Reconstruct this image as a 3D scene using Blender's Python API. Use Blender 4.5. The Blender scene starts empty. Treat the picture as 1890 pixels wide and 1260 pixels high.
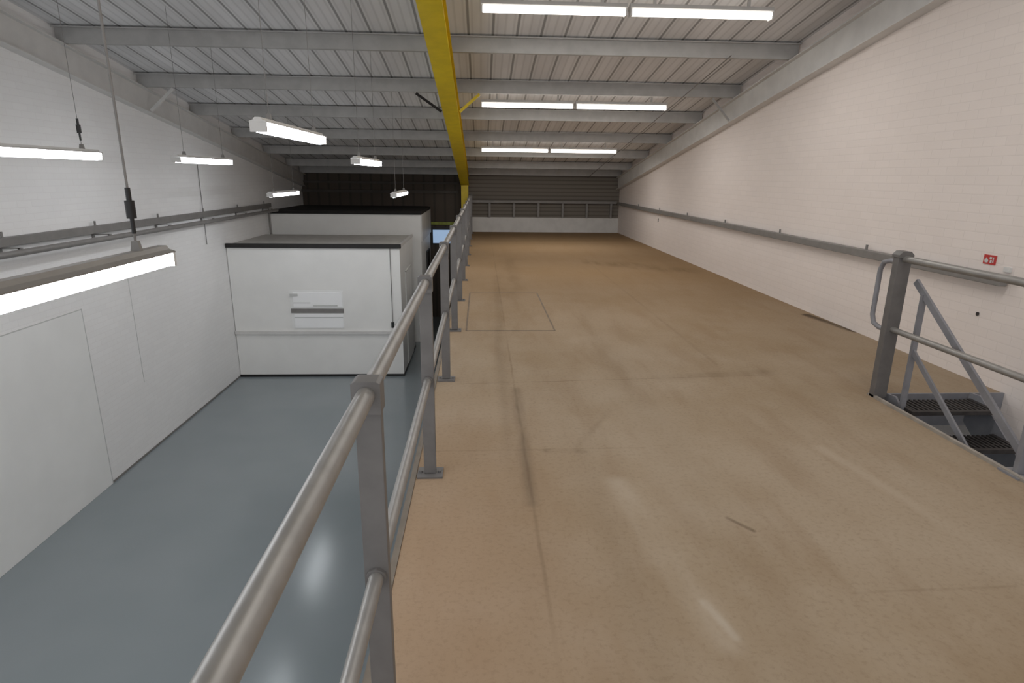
import bpy, math, random
from mathutils import Vector, Matrix
random.seed(4)
C=bpy.context.scene.collection
XL,XR,YB,YF,ZG=-5.155,4.10,18.1,-3.2,-2.6
XE=-0.36
def PL(y): return 4.427-.151*y
# ---------------------------------------------------------------- materials
def s2l(c):
    return tuple(((v/255)/12.92 if v/255<=.04045 else ((v/255+.055)/1.055)**2.4) for v in c)+(1,)
class NT:
    def __init__(s,name):
        s.m=bpy.data.materials.new(name); s.m.use_nodes=True; s.t=s.m.node_tree
        s.b=s.t.nodes['Principled BSDF']; s.pos=s.t.nodes.new('ShaderNodeNewGeometry').outputs['Position']
    def n(s,typ,**k):
        x=s.t.nodes.new(typ)
        for a,b in k.items(): setattr(x,a,b)
        return x
    def l(s,a,b): s.t.links.new(a,b)
    def noise(s,scale,detail=4,vec=None,rough=.55):
        x=s.n('ShaderNodeTexNoise'); x.inputs['Scale'].default_value=scale; x.inputs['Detail'].default_value=detail
        x.inputs['Roughness'].default_value=rough
        s.l(vec or s.pos,x.inputs['Vector']); return x
    def vmul(s,v,vec=None):
        x=s.n('ShaderNodeVectorMath',operation='MULTIPLY'); s.l(vec or s.pos,x.inputs[0]); x.inputs[1].default_value=v; return x.outputs[0]
    def rng(s,val,a,b,c=0,d=1,smooth=True):
        x=s.n('ShaderNodeMapRange'); 
        if smooth: x.interpolation_type='SMOOTHSTEP'
        s.l(val,x.inputs[0])
        for i,v in enumerate((a,b,c,d)): x.inputs[1+i].default_value=v
        return x.outputs[0]
    def mix(s,fac,a,b,mode='MIX'):
        x=s.n('ShaderNodeMix',data_type='RGBA',blend_type=mode)
        if isinstance(fac,(int,float)): x.inputs[0].default_value=fac
        else: s.l(fac,x.inputs[0])
        for i,v in ((6,a),(7,b)):
            if isinstance(v,tuple): x.inputs[i].default_value=v
            else: s.l(v,x.inputs[i])
        return x.outputs[2]
    def math(s,op,a,b=None):
        x=s.n('ShaderNodeMath',operation=op)
        for i,v in enumerate((a,b)):
            if v is None: continue
            if isinstance(v,(int,float)): x.inputs[i].default_value=v
            else: s.l(v,x.inputs[i])
        return x.outputs[0]
    def bump(s,h,strength=.3,dist=.01):
        x=s.n('ShaderNodeBump'); x.inputs['Strength'].default_value=strength; x.inputs['Distance'].default_value=dist
        s.l(h,x.inputs['Height']); s.l(x.outputs[0],s.b.inputs['Normal'])
    def col(s,c):
        if isinstance(c,tuple): s.b.inputs['Base Color'].default_value=c
        else: s.l(c,s.b.inputs['Base Color'])
    def set(s,rough=.5,metal=0,spec=None):
        s.b.inputs['Roughness'].default_value=rough; s.b.inputs['Metallic'].default_value=metal
        if spec is not None: s.b.inputs['Specular IOR Level'].default_value=spec
    def xyz(s,vec=None):
        x=s.n('ShaderNodeSeparateXYZ'); s.l(vec or s.pos,x.inputs[0]); return x.outputs
    def seg(s,vec,a,b,w,soft):
        ba=Vector((b[0]-a[0],b[1]-a[1],0)); L2=ba.dot(ba)
        sub=s.n('ShaderNodeVectorMath',operation='SUBTRACT'); s.l(vec,sub.inputs[0]); sub.inputs[1].default_value=(a[0],a[1],0)
        dt=s.n('ShaderNodeVectorMath',operation='DOT_PRODUCT'); s.l(sub.outputs[0],dt.inputs[0]); dt.inputs[1].default_value=ba/L2
        cl=s.n('ShaderNodeClamp'); s.l(dt.outputs['Value'],cl.inputs[0])
        sc=s.n('ShaderNodeVectorMath',operation='SCALE'); sc.inputs[0].default_value=ba; s.l(cl.outputs[0],sc.inputs['Scale'])
        s2=s.n('ShaderNodeVectorMath',operation='SUBTRACT'); s.l(sub.outputs[0],s2.inputs[0]); s.l(sc.outputs[0],s2.inputs[1])
        ln=s.n('ShaderNodeVectorMath',operation='LENGTH'); s.l(s2.outputs[0],ln.inputs[0])
        return s.rng(ln.outputs['Value'],w,w+soft,1,0)
def simple(name,c,rough=.5,metal=0,var=.12,scale=9):
    t=NT(name); n=t.noise(scale,3); f=t.rng(n.outputs[0],.3,.7)
    a=s2l(c); b=tuple(v*(1-var*2) for v in a[:3])+(1,)
    t.col(t.mix(f,a,b)); t.set(rough,metal); return t.m
def emis(name,c,st):
    t=NT(name); t.col(s2l(c)); t.b.inputs['Emission Color'].default_value=s2l(c); t.b.inputs['Emission Strength'].default_value=st; return t.m
def blockwork(name,c,mort,axis):
    t=NT(name); x=t.xyz(); cb=t.n('ShaderNodeCombineXYZ'); t.l(x[axis],cb.inputs[0]); t.l(x[2],cb.inputs[1])
    br=t.n('ShaderNodeTexBrick'); t.l(cb.outputs[0],br.inputs[0]); br.inputs['Scale'].default_value=1
    br.inputs['Brick Width'].default_value=.225; br.inputs['Row Height'].default_value=.075
    br.inputs['Mortar Size'].default_value=.005; br.inputs['Mortar Smooth'].default_value=.8
    br.inputs['Color1'].default_value=s2l(c); br.inputs['Color2'].default_value=s2l(tuple(v-3 for v in c)); br.inputs['Mortar'].default_value=s2l(mort)
    n=t.noise(.7,3); f=t.rng(n.outputs[0],.35,.7,0,.1)
    t.col(t.mix(f,br.outputs[0],s2l(tuple(v-30 for v in c)))); t.set(.55)
    t.bump(t.math('MULTIPLY',br.outputs['Fac'],-1),.15,.004)
    return t.m
M={}
M['wall']=blockwork('white_painted_brick',(240,239,238),(233,231,230),1)
M['wallr']=blockwork('warm_white_painted_brick',(232,222,216),(223,213,207),1)
M['white']=simple('white_painted_panel',(236,235,232),.45,0,.02,2)
M['bright']=simple('bright_white_panel',(248,248,248),.4,0,.01,2)
M['whitetrim']=simple('white_painted_steel',(214,212,209),.45,0,.05,4)
M['door']=simple('white_painted_door',(238,238,236),.45,0,.02,2)
M['purlin']=simple('grey_galvanised_steel',(182,181,179),.5,.0,.06,6)
M['yellow']=simple('yellow_painted_steel',(230,202,14),.45,0,.06,5)
M['tube']=simple('worn_grey_tube',(148,145,141),.4,.4,.08,14)
M['post']=simple('grey_painted_post',(108,105,103),.5,.1,.08,10)
M['bluegrey']=simple('blue_grey_painted_steel',(136,136,141),.5,.1,.08,10)
M['girt']=simple('grey_painted_rail',(132,129,126),.5,.1,.06,8)
M['line']=simple('faint_grey_door_joint',(200,200,198),.6,0,.03,8)
M['black']=simple('black_plastic',(22,21,21),.45,0,.1,10)
M['edgeb']=simple('black_roof_edge',(34,31,30),.6,0,.1,10)
M['dark']=simple('dark_grille',(62,58,57),.6,.2,.2,20)
M['podroof']=simple('pale_roof_board',(200,197,192),.7,0,.06,5)
M['blackroof']=simple('black_roof_board',(26,22,20),.8,0,.1,5)
M['edge']=simple('mezzanine_edge_steel',(120,110,98),.6,.1,.1,8)
M['gray']=simple('grey_lamp_housing',(138,134,129),.5,.1,.06,8)
M['wire']=simple('grey_cable',(126,123,120),.6,0,.05,8)
M['red']=simple('red_sign_plastic',(186,52,48),.5,0,.03,8)
M['soffit']=simple('dark_soffit',(84,79,74),.8,0,.1,3)
M['kerb']=simple('worn_kerb_steel',(160,152,142),.6,0,.12,9)
M['hatchedge']=simple('dark_hatch_joint',(118,101,82),.7,0,.15,6)
M['tubeglow']=emis('glowing_batten_diffuser',(255,250,242),5.5)
M['tubeglow2']=emis('glowing_pendant_diffuser',(246,250,255),18)
M['glow']=emis('lit_window_glass',(150,175,205),.75)
M['green']=simple('yellow_green_rail',(150,160,60),.5)
# roof
t=NT('ribbed_roof_lining'); x=t.xyz()
def ribs(sc,w0,w1,ph=0):
    fr=t.math('FRACT',t.math('ADD',t.math('MULTIPLY',x[0],sc),ph)); d=t.math('ABSOLUTE',t.math('SUBTRACT',fr,.5)); return t.rng(d,w0,w1,1,0)
ln=ribs(1/.3,.03,.07); ln2=ribs(3/.3,.05,.2,.5)
n=t.noise(2,3,t.vmul((1,.25,1))); pan=t.n('ShaderNodeTexWhiteNoise',noise_dimensions='1D'); t.l(t.math('FLOOR',t.math('MULTIPLY',x[0],1/.3)),pan.inputs['W'])
base=t.mix(t.rng(n.outputs[0],.3,.75),s2l((234,234,235)),s2l((220,220,221)))
base=t.mix(t.math('MULTIPLY',pan.outputs[0],.18),base,s2l((165,164,163)))
base=t.mix(t.math('MULTIPLY',ln2,.16),base,s2l((120,119,118)))
t.col(t.mix(t.math('MULTIPLY',ln,.68),base,s2l((92,90,89)))); t.set(.6); M['roof']=t.m
# end cladding
t=NT('brown_grey_ribbed_cladding'); x=t.xyz(); 
def rib(o,sc,a,b):
    fr=t.math('FRACT',t.math('MULTIPLY',o,sc)); d=t.math('ABSOLUTE',t.math('SUBTRACT',fr,.5)); return t.rng(d,a,b,1,0)
side=t.rng(x[0],-.4,-.38)
A=t.mix(t.math('MULTIPLY',rib(x[0],3.3,.05,.16),.5),s2l((76,66,56)),s2l((42,36,30)))
B=t.mix(t.math('MULTIPLY',rib(x[2],9,.08,.25),.5),s2l((116,109,100)),s2l((68,63,57)))
t.col(t.mix(side,A,B)); t.set(.7); M['clad']=t.m
# ground epoxy
t=NT('grey_epoxy_paint'); n=t.noise(.8,2)
c=t.mix(t.rng(n.outputs[0],.3,.7),s2l((137,145,149)),s2l((132,141,145)))
t.col(c); t.set(.19,0,.8); M['epoxy']=t.m
# mezzanine boards
t=NT('dusty_brown_chipboard')
wob=t.noise(3.5,2); vm=t.n('ShaderNodeVectorMath',operation='SCALE'); sb=t.n('ShaderNodeVectorMath',operation='SUBTRACT'); t.l(wob.outputs['Color'],sb.inputs[0]); sb.inputs[1].default_value=(.5,.5,.5)
t.l(sb.outputs[0],vm.inputs[0]); vm.inputs['Scale'].default_value=.02
ad=t.n('ShaderNodeVectorMath',operation='ADD'); t.l(t.pos,ad.inputs[0]); t.l(vm.outputs[0],ad.inputs[1])
fl=t.vmul((1,1,0),ad.outputs[0])
big=t.noise(.55,4); mid=t.noise(2.4,5,None,.65); fine=t.noise(40,3,None,.7); strk=t.noise(3,4,t.vmul((1.6,.35,1)))
c=t.mix(t.rng(big.outputs[0],.35,.65),s2l((159,143,123)),s2l((149,131,108)))
c=t.mix(t.rng(mid.outputs[0],.42,.75,0,.4),c,s2l((165,150,131)))
c=t.mix(t.rng(strk.outputs[0],.44,.74,0,.4),c,s2l((135,114,91)))
yy=t.xyz()[1]; c=t.mix(t.rng(yy,4.0,11,0,.7),c,s2l((143,114,79)))
xx=t.xyz()[0]
org=t.math('MULTIPLY',t.rng(xx,-.2,.9,1,0),t.rng(yy,1.8,5.2,1,0)); c=t.mix(t.math('MULTIPLY',org,.5),c,s2l((152,123,97)))
c=t.mix(t.rng(fine.outputs[0],.45,.75,0,.28),c,s2l((112,93,74)))
def mark(c,a,b,w,soft,colr,amt,brk=True):
    m=t.seg(fl,a,b,w,soft); 
    if brk: m=t.math('MULTIPLY',m,t.rng(strk.outputs[0],.35,.62,.2,1))
    return t.mix(t.math('MULTIPLY',m,amt),c,s2l(colr))
dk=(104,86,68)
for a,b,w,so,cl,am in [
 ((.26,.2),(.26,17.9),.001,.014,dk,.34),((.25,2.7),(.27,4.4),.003,.06,(98,84,70),.45),
 ((-.3,3.32),(1.0,3.33),.001,.014,dk,.25),((-.3,4.52),(2.6,4.72),.001,.014,dk,.35),((1.5,4.66),(2.5,4.8),.01,.1,dk,.3),
 ((.56,3.31),(.92,3.95),.003,.04,dk,.2),((.4,3.31),(.62,3.29),.006,.04,(84,70,56),.4),
 ((1.2,2.54),(1.28,2.43),.002,.018,(84,68,54),.7),
 ((1.5,1.98),(2.2,2.0),.001,.013,dk,.25),
 ((4.08,6.2),(4.0,7.0),.02,.07,(60,48,38),.8),((2.3,11.6),(3.6,10.6),.05,.5,(106,84,56),.5),
 ((2.1,12),(2.1,5),.002,.03,dk,.2),((.26,6),(.6,12),.02,.3,(120,98,72),.25),
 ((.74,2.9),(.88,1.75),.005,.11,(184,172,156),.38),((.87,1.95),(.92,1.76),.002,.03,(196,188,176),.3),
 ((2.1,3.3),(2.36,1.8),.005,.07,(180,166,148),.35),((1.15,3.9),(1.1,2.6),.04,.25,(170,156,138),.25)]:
    c=mark(c,a,b,w,so,cl,am)
t.col(c); t.set(.85,0,.08); M['mezz']=t.m
# ---------------------------------------------------------------- geometry helpers
class MB:
    def __init__(s): s.v=[];s.f=[];s.m=[];s.sm=[]
    def add(s,v,f,mi=0,smooth=False):
        o=len(s.v); s.v+=[tuple(p) for p in v]; s.f+=[tuple(i+o for i in q) for q in f]; s.m+=[mi]*len(f); s.sm+=[smooth]*len(f); return s
    def box(s,a,b,mi=0):
        x0,y0,z0=[min(p,q) for p,q in zip(a,b)]; x1,y1,z1=[max(p,q) for p,q in zip(a,b)]
        v=[(x0,y0,z0),(x1,y0,z0),(x1,y1,z0),(x0,y1,z0),(x0,y0,z1),(x1,y0,z1),(x1,y1,z1),(x0,y1,z1)]
        return s.add(v,[(0,3,2,1),(4,5,6,7),(0,1,5,4),(1,2,6,5),(2,3,7,6),(3,0,4,7)],mi)
    def prism(s,prof,p0,p1,up=(0,0,1),mi=0,smooth=False):
        p0=Vector(p0);p1=Vector(p1); d=(p1-p0).normalized(); u=Vector(up); 
        if abs(d.dot(u))>.98: u=Vector((0,1,0))
        r=d.cross(u).normalized(); u=r.cross(d); n=len(prof)
        v=[p0+r*a+u*b for a,b in prof]+[p1+r*a+u*b for a,b in prof]
        s.add(v,[(i,(i+1)%n,n+(i+1)%n,n+i) for i in range(n)],mi,smooth)
        s.add(v,[tuple(range(n-1,-1,-1)),tuple(range(n,2*n))],mi); return s
    def tube(s,p0,p1,r,seg=16,mi=0):
        return s.prism([(r*math.cos(2*math.pi*i/seg),r*math.sin(2*math.pi*i/seg)) for i in range(seg)],p0,p1,mi=mi,smooth=True)
    def path(s,pts,r,seg=12,mi=0):
        pts=[Vector(p) for p in pts]; rings=[]; up=None
        for i,p in enumerate(pts):
            d=(pts[min(i+1,len(pts)-1)]-pts[max(i-1,0)]).normalized()
            if up is None: up=Vector((1,0,0)) if abs(d.x)<.9 else Vector((0,0,1))
            q=d.cross(up).normalized(); w=q.cross(d); up=w
            rings.append([p+q*r*math.cos(2*math.pi*k/seg)+w*r*math.sin(2*math.pi*k/seg) for k in range(seg)])
        v=[a for g in rings for a in g]; f=[]
        for i in range(len(pts)-1):
            for k in range(seg): f.append((i*seg+k,i*seg+(k+1)%seg,(i+1)*seg+(k+1)%seg,(i+1)*seg+k))
        s.add(v,f,mi,True); s.add(v,[tuple(range(seg)),tuple(range(len(v)-1,len(v)-seg-1,-1))],mi); return s
def obj(name,mb,mats,origin='auto',bevel=0,**props):
    me=bpy.data.meshes.new(name)
    if origin is None: o=Vector((0,0,0))
    elif origin=='auto':
        lo=[min(v[i] for v in mb.v) for i in range(3)]; hi=[max(v[i] for v in mb.v) for i in range(3)]
        o=Vector(((lo[0]+hi[0])/2,(lo[1]+hi[1])/2,lo[2]))
    else: o=Vector(origin)
    me.from_pydata([tuple(Vector(v)-o) for v in mb.v],[],mb.f)
    for m in (mats if isinstance(mats,list) else [mats]): me.materials.append(M[m])
    for p,mi,sm in zip(me.polygons,mb.m,mb.sm): p.material_index=mi; p.use_smooth=sm
    import bmesh
    bm=bmesh.new(); bm.from_mesh(me)
    bmesh.ops.recalc_face_normals(bm,faces=bm.faces); bm.to_mesh(me); bm.free()
    ob=bpy.data.objects.new(name,me); ob.location=o; C.objects.link(ob)
    if bevel:
        b=ob.modifiers.new('bevel','BEVEL'); b.width=bevel; b.segments=2; b.limit_method='ANGLE'
    for k,v in props.items(): ob[k]=v
    return ob
def thing(name,loc,label,category,group=None):
    e=bpy.data.objects.new(name,None); e.empty_display_size=.1; e.location=loc; C.objects.link(e)
    e['label']=label; e['category']=category
    if group: e['group']=group
    return e
def par(child,parent,ploc):
    child.parent=parent; child.location=child.location-Vector(ploc)
def struct(name,mb,mats,bevel=0): return obj(name,mb,mats,None,bevel,kind='structure')
# ---------------------------------------------------------------- shell
def side_wall(x0,x1):
    b=MB(); zt0,zt1=PL(YF)+.1,PL(YB)+.1
    v=[(x0,YF,ZG),(x0,YB,ZG),(x0,YB,zt1),(x0,YF,zt0),(x1,YF,ZG),(x1,YB,ZG),(x1,YB,zt1),(x1,YF,zt0)]
    return b.add(v,[(0,1,2,3),(7,6,5,4),(0,4,5,1),(1,5,6,2),(2,6,7,3),(3,7,4,0)])
struct('wall_left',side_wall(XL,XL-.2),'wall')
struct('wall_right',side_wall(XR,XR+.2),'wallr')
struct('wall_back',MB().box((XL-.2,YB,ZG),(XR+.2,YB+.2,PL(YB)+.15)),'clad')
b=MB(); a0,a1=PL(YF)+.1,PL(YB)+.1
v=[(XL-.2,YF,a0),(XR+.2,YF,a0),(XR+.2,YB+.2,a1-.03),(XL-.2,YB+.2,a1-.03)]; v+=[(p[0],p[1],p[2]+.1) for p in v]
b.add(v,[(0,3,2,1),(4,5,6,7),(0,1,5,4),(1,2,6,5),(2,3,7,6),(3,0,4,7)])
struct('ceiling',b,'roof')
struct('floor',MB().box((XL-.2,YF-.2,ZG-.15),(XR+.2,YB+.2,ZG)),'epoxy')
SX,SY0,SY1=3.0,.55,4.24
b=MB().box((XE,YF,-.05),(SX,YB,0)).box((SX,SY1,-.05),(XR,YB,0)).box((SX,YF,-.05),(XR,SY0,0))
struct('floor.001',b,'mezz')
b=MB().box((XE,YF,-.26),(SX,YB,-.051)).box((SX,SY1,-.26),(XR,YB,-.051)).box((SX,YF,-.26),(XR,SY0,-.051))
struct('trim_1',b,'soffit')
struct('trim_2',MB().box((XE-.03,YF,-.28),(XE-.001,YB,.004)),'edge')
struct('trim_3',MB().box((SX-.01,SY0,-.26),(SX+.015,SY1-.021,.02)),'kerb')
struct('trim_8',MB().box((SX,SY1-.02,-.26),(XR-.001,SY1,.006)),'bluegrey')
struct('trim_4',MB().box((XE,YB-.05,0),(XR-.001,YB-.001,.43)),'whitetrim')
struct('trim_10',MB().box((XL,YB-.1,1.1),(XE-.3,YB-.001,1.18)).box((XL,YB-.1,1.36),(XE-.3,YB-.001,1.42)),'soffit')
struct('baseboard_left',MB().box((XL,YF,ZG),(XL+.008,12.4,ZG+.03)),'girt')
b=MB().box((XL,5.3,ZG),(XL+.012,7.80,-.12))
d=struct('door_1',b,'door',.004)
b=MB().box((XL+.0005,7.80,ZG),(XL+.0125,7.812,-.108)).box((XL+.0005,5.3,-.12),(XL+.0125,7.812,-.11)).box((XL+.0005,8.93,-1.5),(XL+.004,8.938,.3))
struct('trim_5',b,'line')
# flush hatch in the mezzanine deck
G=(.33,7.3,0); hx0,hx1,hy0,hy1=-.17,.8,6.22,8.4
g=thing('floor_hatch',G,'flush rectangular access hatch in the brown board floor','hatch')
o=obj('panel',MB().box((hx0+.015,hy0+.015,0),(hx1-.015,hy1-.015,.003)),'mezz'); par(o,g,G)
o=obj('frame',MB().box((hx0,hy0,0),(hx1,hy0+.018,.004)).box((hx0,hy1-.018,0),(hx1,hy1,.004)).box((hx0,hy0+.018,0),(hx0+.018,hy1-.018,.004)).box((hx1-.018,hy0+.018,0),(hx1,hy1-.018,.004)),'hatchedge'); par(o,g,G)
# ---------------------------------------------------------------- roof steel
def Iprof(w,h,tf,tw):
    a,b_,c=w/2,h/2,tw/2
    return [(-a,-b_),(a,-b_),(a,-b_+tf),(c,-b_+tf),(c,b_-tf),(a,b_-tf),(a,b_),(-a,b_),(-a,b_-tf),(-c,b_-tf),(-c,-b_+tf),(-a,-b_+tf)]
zprof=[(-.07,-.09),(-.07,-.075),(-.065,-.075),(-.065,-.082),(-.004,-.082),(-.004,.09),(.07,.09),(.07,.075),(.065,.075),(.065,.084),(.004,.084),(.004,-.09)]
pur=None
for y in (1.2,2.95,4.7,6.45,8.22,9.94,11.57,13.35,15.1,16.75,17.9):
    if pur is None:
        b=MB().prism(zprof,(XL+.02,0,0),(XR-.02,0,0)); pur=obj('purlin',b,'purlin',(0,0,0)); o=pur
    else: o=pur.copy(); C.objects.link(o)
    o.location=(0,y,PL(y)-.001)
    o['label']='grey galvanised steel purlin spanning under the roof lining'; o['category']='roof beam'; o['group']='purlins under the roof'
def slope_beam(name,x,w,h,off,mat,label,y0=YF+.05,y1=YB-.05,tf=.014,tw=.01):
    b=MB().prism(Iprof(w,h,tf,tw),(x,y0,PL(y0)+off),(x,y1,PL(y1)+off)); return obj(name,b,mat,label=label,category='roof beam')
slope_beam('rafter',-.47,.24,.27,-.245,'yellow','yellow painted steel I-beam rafter sloping under the purlins')
slope_beam('rafter',XL+.066,.13,.34,-.27,'whitetrim','white painted steel rafter along the brick side wall').name='rafter.001'
slope_beam('rafter',XR-.066,.13,.34,-.27,'whitetrim','white painted steel rafter along the brick side wall').name='rafter.002'
b=MB().prism(Iprof(.2,.2,.012,.01),(-.47,17.85,0),(-.47,17.85,PL(17.85)-.39)).box((-.6,17.73,0),(-.34,17.97,.015))
obj('steel_column',b,'yellow',label='yellow painted steel column at the far end of the mezzanine',category='column')
def brace(p0,p1,mat,label):
    b=MB().prism([(-.02,-.02),(.02,-.02),(.02,-.015),(-.015,-.015),(-.015,.02),(-.02,.02)],p0,p1)
    obj('fly_brace',b,mat,label=label,category='brace',group='roof braces')
y=9.94
brace((-1.0,y,PL(y)-.11),(-.61,y,PL(y)-.37),'dark','black steel angle brace between purlin and yellow rafter')
brace((-.02,y,PL(y)-.11),(-.33,y,PL(y)-.37),'yellow','yellow steel angle brace between purlin and yellow rafter')
brace((-4.62,y,PL(y)-.11),(-4.99,y,PL(y)-.43),'whitetrim','white steel angle brace between purlin and wall rafter')
brace((3.65,y,PL(y)-.11),(3.95,y,PL(y)-.43),'purlin','grey steel angle brace between purlin and wall rafter')
obj('conduit',MB().tube((3.16,8.1,PL(8.1)-.101),(3.14,YB,PL(YB)-.101),.007,8),'wire',label='thin grey conduit strapped beneath the purlins',category='pipe')
# ---------------------------------------------------------------- lamps
LEN=1.52
def area(parent,loc,sx,sy,power,col):
    l=bpy.data.lights.new('lamp_light','AREA'); l.shape='RECTANGLE'; l.size=sx; l.size_y=sy; l.energy=power; l.color=col
    o=bpy.data.objects.new('lamp_light',l); C.objects.link(o); o.parent=parent; o.location=loc; return o
def batten_parts():
    h=LEN/2; P=[]
    b=MB().prism([(-.035,.0),(.035,.0),(.045,.02),(.03,.06),(-.03,.06),(-.045,.02)],(-h,0,0),(h,0,0))
    P.append(('housing',b,'whitetrim'))
    pr=[(.052*math.cos(a),-.002-.055*math.sin(a)) for a in [math.pi*i/6 for i in range(7)]]
    P.append(('diffuser',MB().prism(pr,(-h+.02,0,0),(h-.02,0,0),smooth=True),'tubeglow'))
    for sgn in (-1,1):
        P.append(('end_cap',MB().box((sgn*h,-.053,-.06),(sgn*(h-.02),.053,.002)),'whitetrim'))
        P.append(('mounting_strap',MB().box((sgn*.5-.015,-.012,.055),(sgn*.5+.015,.012,.21)),'whitetrim'))
    return P
proto=None
def mezz_lamp(x,y):
    global proto
    z=PL(y)-.11
    e=thing('batten_light',(x,y,z),'glowing white fluorescent batten fixed under the roof lining','light','battens over the mezzanine')
    if proto is None:
        proto=[obj(n,b,m,(0,0,0)) for n,b,m in batten_parts()]; L=proto
    else:
        L=[q.copy() for q in proto]
        for q in L: C.objects.link(q)
    for q in L: q.parent=e; q.location=(0,0,0)
    area(e,(0,0,-.064),1.44,.06,16.5,(1,.975,.95))
for y in (14.1,10.44,6.86,3.25,-.4):
    for x in (.76,2.31): mezz_lamp(x,y)
def hang_lamp(x,y0,z,near=False):
    y1=y0+LEN; yc=(y0+y1)/2
    e=thing('pendant_batten_light',(x,yc,z),'glowing white fluorescent batten hanging on thin wires from the roof','light','hanging battens over the lower floor')
    L=[]
    def a(n,b,m): o=obj(n,b,m); L.append(o)
    a('diffuser',MB().prism([(.052,0),(.05,-.03),(.036,-.052),(.012,-.062),(-.012,-.062),(-.036,-.052),(-.05,-.03),(-.052,0)],(x,y0+.02,z+.04),(x,y1-.02,z+.04),smooth=True),'tubeglow2')
    a('housing',MB().prism([(-.054,0),(.054,0),(.054,.006),(.03,.014),(.018,.03),(-.018,.03),(-.03,.014),(-.054,.006)],(x,y0,z+.041),(x,y1,z+.041)),'gray' if near else 'whitetrim')
    for yy in (y0,y1-.018): a('end_cap',MB().box((x-.052,yy,z-.018),(x+.052,yy+.018,z+.0405)),'whitetrim')
    for yy in (y0+.22,y1-.2):
        top=PL(yy)+.1
        a('suspension_wire',MB().tube((x,yy,z+.09),(x,yy,top),.005 if near else .0022,8),'wire')
        a('wire_clip',MB().prism([(-.02,0),(.02,0),(.012,.04),(-.012,.04)],(x,yy-.01,z+.07),(x,yy+.01,z+.07)),'girt')
    if near or (x<-3 and 4<y0<6):
        yy=y1-.2
        b=MB().tube((x,yy,z+.2),(x,yy,z+.27),.018,12).tube((x,yy,z+.27),(x,yy,z+.32),.01,10).tube((x,yy,z+.14),(x,yy,z+.2),.008,10)
        a('cable_connector',b,'black')
    for o in L: par(o,e,(x,yc,z))
for y,z in ((-1.6,1.9),(1.4,1.8),(4.38,1.72),(7.36,1.73),(10.4,1.24)): hang_lamp(-3.5,y,z)
for y,z in ((-1.8,1.4),(1.2,1.22),(4.06,1.87),(7.05,1.73),(9.95,1.27)): hang_lamp(-1.4,y,z,y==1.2)
# ---------------------------------------------------------------- main guardrail
xr=-.285
G=(xr,9,0); g=thing('guardrail',G,'grey tubular steel guardrail along the open edge of the mezzanine','railing')
ys=[1.43+1.605*i for i in range(-1,11)]
pp=None
y_end=17.7
for i,y in enumerate(ys):
    if pp is None:
        b=MB().box((-.033,-.016,.012),(.033,.016,1.055))
        b.prism([(-.036,-.05),(.036,-.05),(.036,.03),(.026,.036),(-.026,.036),(-.036,.03)],(0,-.03,1.075),(0,.03,1.075))
        b.tube((0,-.028,.55),(0,.028,.55),.027,16)
        p=obj('post',b,'post',(0,0,0),.002)
        bp_=obj('base_plate',MB().box((-.07,-.06,0),(.07,.06,.01)).tube((-.052,0,.01),(-.052,0,.02),.01,6).tube((.052,0,.01),(.052,0,.02),.01,6),'post',(0,0,0))
        pp=(p,bp_)
    else:
        p=pp[0].copy(); bp_=pp[1].copy(); C.objects.link(p); C.objects.link(bp_)
    p.parent=g; p.location=(0,y-9,0); bp_.parent=p; bp_.location=(0,0,0)
for n,z,r in (('top_rail',1.075,.0235),('mid_rail',.55,.02)):
    o=obj(n,MB().tube((xr,-.6,z),(xr,y_end,z),r,24),'tube'); par(o,g,G)
# ---------------------------------------------------------------- stair guard
xs=3.04
G=(xs,3,0); g=thing('stair_guardrail',G,'grey steel guardrail with heavy end post beside the stair opening','railing')
def part(n,b,m,g,G,bev=0):
    o=obj(n,b,m,bevel=bev); par(o,g,G); return o
part('end_post',MB().box((xs-.05,4.15,0),(xs+.05,4.21,1.07)).prism([(-.055,0),(.055,0),(.055,.02),(.03,.045),(-.03,.045),(-.055,.02)],(xs,4.14,1.07),(xs,4.22,1.07)),'post',g,G,.003)
for y in (2.93,1.7,.6):
    p=part('post',MB().box((xs-.022,y-.016,.012),(xs+.032,y+.016,1.05)),'bluegrey',g,G,.002)
    q=part('base_plate',MB().box((xs-.06,y-.07,.0),(xs+.03,y+.07,.012)),'bluegrey',g,G)
part('top_rail',MB().tube((xs,.5,1.06),(xs,4.16,1.06),.0245),'tube',g,G)
part('mid_rail',MB().tube((xs,.5,.54),(xs,4.16,.54),.0215),'tube',g,G)
part('return_loop',MB().path([(xs,4.2,1.03),(xs,4.3,1.03),(xs,4.37,1.01),(xs,4.4,.95),(xs,4.4,.6),(xs,4.37,.54),(xs,4.3,.52),(xs,4.2,.52)],.018),'bluegrey',g,G)
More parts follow.
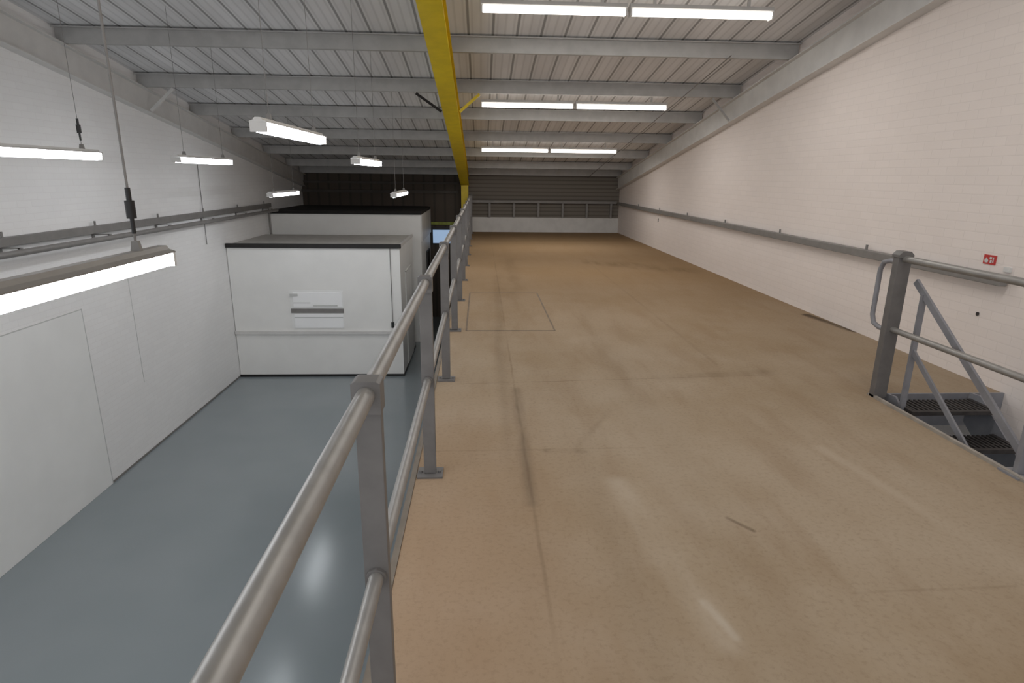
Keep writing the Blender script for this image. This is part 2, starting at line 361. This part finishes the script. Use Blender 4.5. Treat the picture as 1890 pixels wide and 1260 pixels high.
# ---------------------------------------------------------------- staircase
sx0,sx1=3.13,3.8; G=(3.45,2.4,ZG); g=thing('staircase',G,'steel staircase with dark grating treads descending through the floor opening','stairs')
y0=4.2; R,T=.2,.265
n=12
sl=R/T
yend=y0-n*T-.1
for x in (sx0,sx1):
    zt=lambda y:-.02-(y0-y)*sl
    b=MB(); v=[]
    prof=[(y0,.02),(y0,-.22),(yend,zt(yend)-.2),(yend,zt(yend)+.1),(y0-.1,.03)]
    for xx in (x-.008,x+.008): v+=[(xx,a,max(c_,ZG)) for a,c_ in prof]
    k=len(prof); b.add(v,[tuple(range(k)),tuple(range(2*k-1,k-1,-1))]+[(i,(i+1)%k,k+(i+1)%k,k+i) for i in range(k)])
    part('stringer',b,'bluegrey',g,G)
for i in range(0,n):
    z=-R*i if i else -.02
    ya=y0-.02-T*i; b=MB().box((sx0+.008,ya-T+.0,z-.03),(sx0+.04,ya,z)).box((sx1-.04,ya-T,z-.03),(sx1-.008,ya,z))
    b.box((sx0+.04,ya-T,z-.03),(sx1-.04,ya-T+.03,z)); 
    for k in range(16):
        xx=sx0+.06+k*(sx1-sx0-.12)/15; b.box((xx-.008,ya-T+.03,z-.025),(xx+.008,ya-.005,z-.003))
    for yk in (.09,.16,.23): b.box((sx0+.04,ya-T+yk,z-.02),(sx1-.04,ya-T+yk+.008,z-.006))
    part('tread',b,'dark',g,G)
hz=lambda y:.92-(4.14-y)*.75
rect=lambda w,h:[(-w,-h),(w,-h),(w,h),(-w,h)]
part('handrail',MB().prism(rect(.01,.024),(sx0,4.12,hz(4.12)),(sx0,1.0,hz(1.0))),'bluegrey',g,G,.002)
part('knee_rail',MB().prism(rect(.008,.02),(sx0,4.02,hz(4.02)-.42),(sx0,1.0,hz(1.0)-.42)),'bluegrey',g,G,.002)
for y in (4.02,2.6,1.1): part('handrail_post',MB().box((sx0-.018,y-.012,-.1-(y0-y)*sl),(sx0+.018,y+.012,hz(y))),'bluegrey',g,G)
# ---------------------------------------------------------------- wall rails
G=(XR,10,.86); g=thing('wall_rail',G,'grey steel rail with upright pins along white brick wall','rail')
part('rail',MB().box((XR-.09,4.4,.82),(XR-.02,17.9,.9)),'girt',g,G,.006)
y=5.2; i=0
while y<17:
    if i%2==1: part('pin',MB().box((XR-.05,y-.012,.9),(XR-.035,y+.012,.95)),'girt',g,G)
    part('bracket',MB().box((XR-.02,y-.03,.83),(XR-.0,y+.03,.885)),'girt',g,G); y+=.95; i+=1
G=(XL,8,.86); g=thing('wall_rail',G,'twin grey steel rails bracketed along the white brick wall','rail')
part('rail',MB().box((XL+.03,-2,.81),(XL+.09,15.1,.91)),'girt',g,G,.006)
part('rail',MB().tube((XL+.22,-2,.75),(XL+.22,15.1,.75),.035,14),'girt',g,G)
y=.3
while y<15:
    part('bracket',MB().box((XL,y-.02,.79),(XL+.24,y+.02,.80)).box((XL,y-.02,.73),(XL+.02,y+.02,.88)).box((XL+.21,y-.02,.76),(XL+.23,y+.02,.80)),'girt',g,G)
    part('pin',MB().box((XL+.05,y-.012,.91),(XL+.066,y+.012,.97)),'girt',g,G); y+=1.6
part('drop_pipe',MB().tube((XL+.06,14.95,.1),(XL+.06,14.95,.82),.02,8),'girt',g,G)
obj('cable_drop',MB().tube((XL+.01,11.6,.3),(XL+.01,11.6,1.75),.006,8),'girt',label='thin dark cable dropping down the white brick wall',category='cable')
G=(1.9,YB,.88); g=thing('wall_rail',G,'grey rail on short uprights across the end wall cladding','rail')
part('rail',MB().box((-.3,YB-.16,.85),(XR-.1,YB-.1,.92)),'girt',g,G)
for i in range(6):
    x=.25+i*.72; part('upright',MB().box((x-.03,YB-.1,.43),(x+.03,YB-.05,.86)),'girt',g,G)
# ---------------------------------------------------------------- offices
PX1=-1.673
G=((XL+PX1)/2,13.5,ZG)
g=thing('modular_office',G,'white box office with dark roof edge and hatch window','office')
part('body',MB().box((XL+.01,12.43,ZG),(PX1,14.75,.15)),'white',g,G,.004)
part('roof_panel',MB().box((XL+.01,12.45,.15),(PX1-.02,14.75,.2)),'podroof',g,G)
part('roof_edge',MB().box((XL+.01,12.39,.15),(PX1+.03,12.45,.235)),'edgeb',g,G,.004)
part('roof_edge',MB().box((PX1-.03,12.45,.16),(PX1+.02,14.78,.225)),'whitetrim',g,G,.004)
part('skirting',MB().box((XL+.01,12.41,ZG),(PX1+.012,12.43,ZG+.05)).box((PX1,12.43,ZG),(PX1+.012,14.75,ZG+.05)),'black',g,G)
part('ledge',MB().box((XL+.01,12.385,-1.66),(PX1-.12,12.43,-1.59)),'whitetrim',g,G,.004)
w=part('window',MB().box((-3.96,12.424,-1.54),(-2.88,12.43,-.72)),'door',g,G)
for nm,bb,mm in (('sash',MB().box((-3.9,12.41,-1.08),(-2.9,12.424,-.76)),'bright'),('sash',MB().box((-3.9,12.41,-1.52),(-2.9,12.424,-1.22)),'bright'),
                 ('gap_strip',MB().box((-3.96,12.405,-1.2),(-2.88,12.424,-1.11)),'girt'),('pane_joint',MB().box((-3.9,12.406,-1.30),(-2.9,12.411,-1.285)).box((-3.5,12.406,-1.06),(-3.0,12.411,-1.03)).box((-3.9,12.406,-.99),(-3.55,12.411,-.975)),'line'),('handle',MB().box((-3.96,12.395,-.84),(-3.80,12.41,-.79)),'line')):
    o=obj(nm,bb,mm); wl=Vector(G)+w.location; o.parent=w; o.location=o.location-wl
part('door',MB().box((PX1,13.2,ZG+.05),(PX1+.02,14.2,-.45)),'white',g,G,.003)
part('door_frame',MB().box((PX1,13.18,ZG+.05),(PX1+.022,13.2,-.43)).box((PX1,14.2,ZG+.05),(PX1+.022,14.22,-.43)).box((PX1,13.18,-.45),(PX1+.022,14.22,-.43)),'line',g,G)
part('wall_switch',MB().box((-1.9,12.40,-1.52),(-1.84,12.43,-1.40)),'black',g,G)
part('cable',MB().tube((-1.87,12.42,-1.4),(-1.87,12.42,.15),.008,8),'girt',g,G)
PX2=-1.5
G=((XL+PX2)/2,16.4,ZG)
g=thing('modular_office',G,'taller white box office with black roof behind the nearer office','office')
part('body',MB().box((XL+.01,15.2,ZG),(PX2,17.9,.66)),'white',g,G,.004)
part('roof_panel',MB().box((XL+.01,15.17,.66),(PX2+.02,17.9,.74)),'blackroof',g,G)
part('side_cover',MB().box((PX2,15.2,.0),(PX2+.03,17.9,.66)),'whitetrim',g,G)
part('door_frame',MB().box((PX2,16.5,ZG),(PX2+.04,17.3,-.4)),'black',g,G)
struct('window_1',MB().box((-1.43,YB-.03,-.34),(-.9,YB-.001,.05)),'glow')
struct('trim_6',MB().box((-1.47,YB-.05,-.38),(-.7,YB-.031,-.34)).box((-1.47,YB-.05,.05),(-.5,YB-.031,.12)).box((-.9,YB-.05,-.34),(-.86,YB-.031,.05)).box((-1.47,YB-.05,-.34),(-1.43,YB-.031,.05)),'black')
struct('trim_7',MB().box((-1.47,YB-.08,.2),(-.4,YB-.001,.28)),'green')
# ---------------------------------------------------------------- wall fittings
G=(XR,4.63,.96); g=thing('fire_sign',G,'small red fire action sign with white symbols on brick wall','sign')
part('plate',MB().box((XR-.006,4.57,.96),(XR,4.69,1.035)),'red',g,G)
b=MB()
fl_=[(-.015,0),(-.022,.015),(-.012,.034),(-.009,.023),(0,.045),(.009,.026),(.015,.034),(.018,.014),(.011,0)]
b.add([(XR-.0075,4.66+a,.972+c_) for a,c_ in fl_],[tuple(range(len(fl_)))])
part('flame_symbol',b,'line',g,G)
b=MB().box((XR-.008,4.605,.972),(XR-.0065,4.623,.996)).box((XR-.008,4.588,.977),(XR-.0065,4.598,1.02)).box((XR-.008,4.608,1.003),(XR-.0065,4.63,1.02))
part('call_point_symbol',b,'line',g,G)
obj('junction_box',MB().box((XR-.02,4.41,.925),(XR+.002,4.47,.965)),'whitetrim',bevel=.003,label='small white junction box on the painted brick wall',category='box')
obj('wall_plug',MB().prism([(.012*math.cos(i*math.pi/4),.016*math.sin(i*math.pi/4)) for i in range(8)],(XR,4.63,.55),(XR-.012,4.63,.55)),'dark',label='small dark round plug in painted brick wall',category='plug')
obj('wall_fixing',MB().box((XR-.012,13.9,.62),(XR,13.94,.7)),'girt',label='small grey fixing on the painted brick wall',category='fixing')
# ---------------------------------------------------------------- world + camera
w=bpy.data.worlds.new('world'); bpy.context.scene.world=w; w.use_nodes=True
w.node_tree.nodes['Background'].inputs[0].default_value=(.95,.97,1,1); w.node_tree.nodes['Background'].inputs[1].default_value=1.05
f,pi,ya,ro,h=1104.634,.269,.053,.012,1.6
fw=Vector((math.sin(ya)*math.cos(pi),math.cos(ya)*math.cos(pi),-math.sin(pi)))
r=Vector((math.cos(ya),-math.sin(ya),0)); u=r.cross(fw)
r,u=r*math.cos(ro)+u*math.sin(ro),-r*math.sin(ro)+u*math.cos(ro)
cam=bpy.data.cameras.new('camera'); co=bpy.data.objects.new('camera',cam); C.objects.link(co)
m=Matrix((r,u,-fw)).transposed().to_4x4(); m.translation=Vector((0,0,h)); co.matrix_world=m
cam.sensor_width=36; cam.lens=f*36/1890; cam.clip_start=.02
bpy.context.scene.camera=co
bpy.context.scene.view_settings.view_transform='Standard'
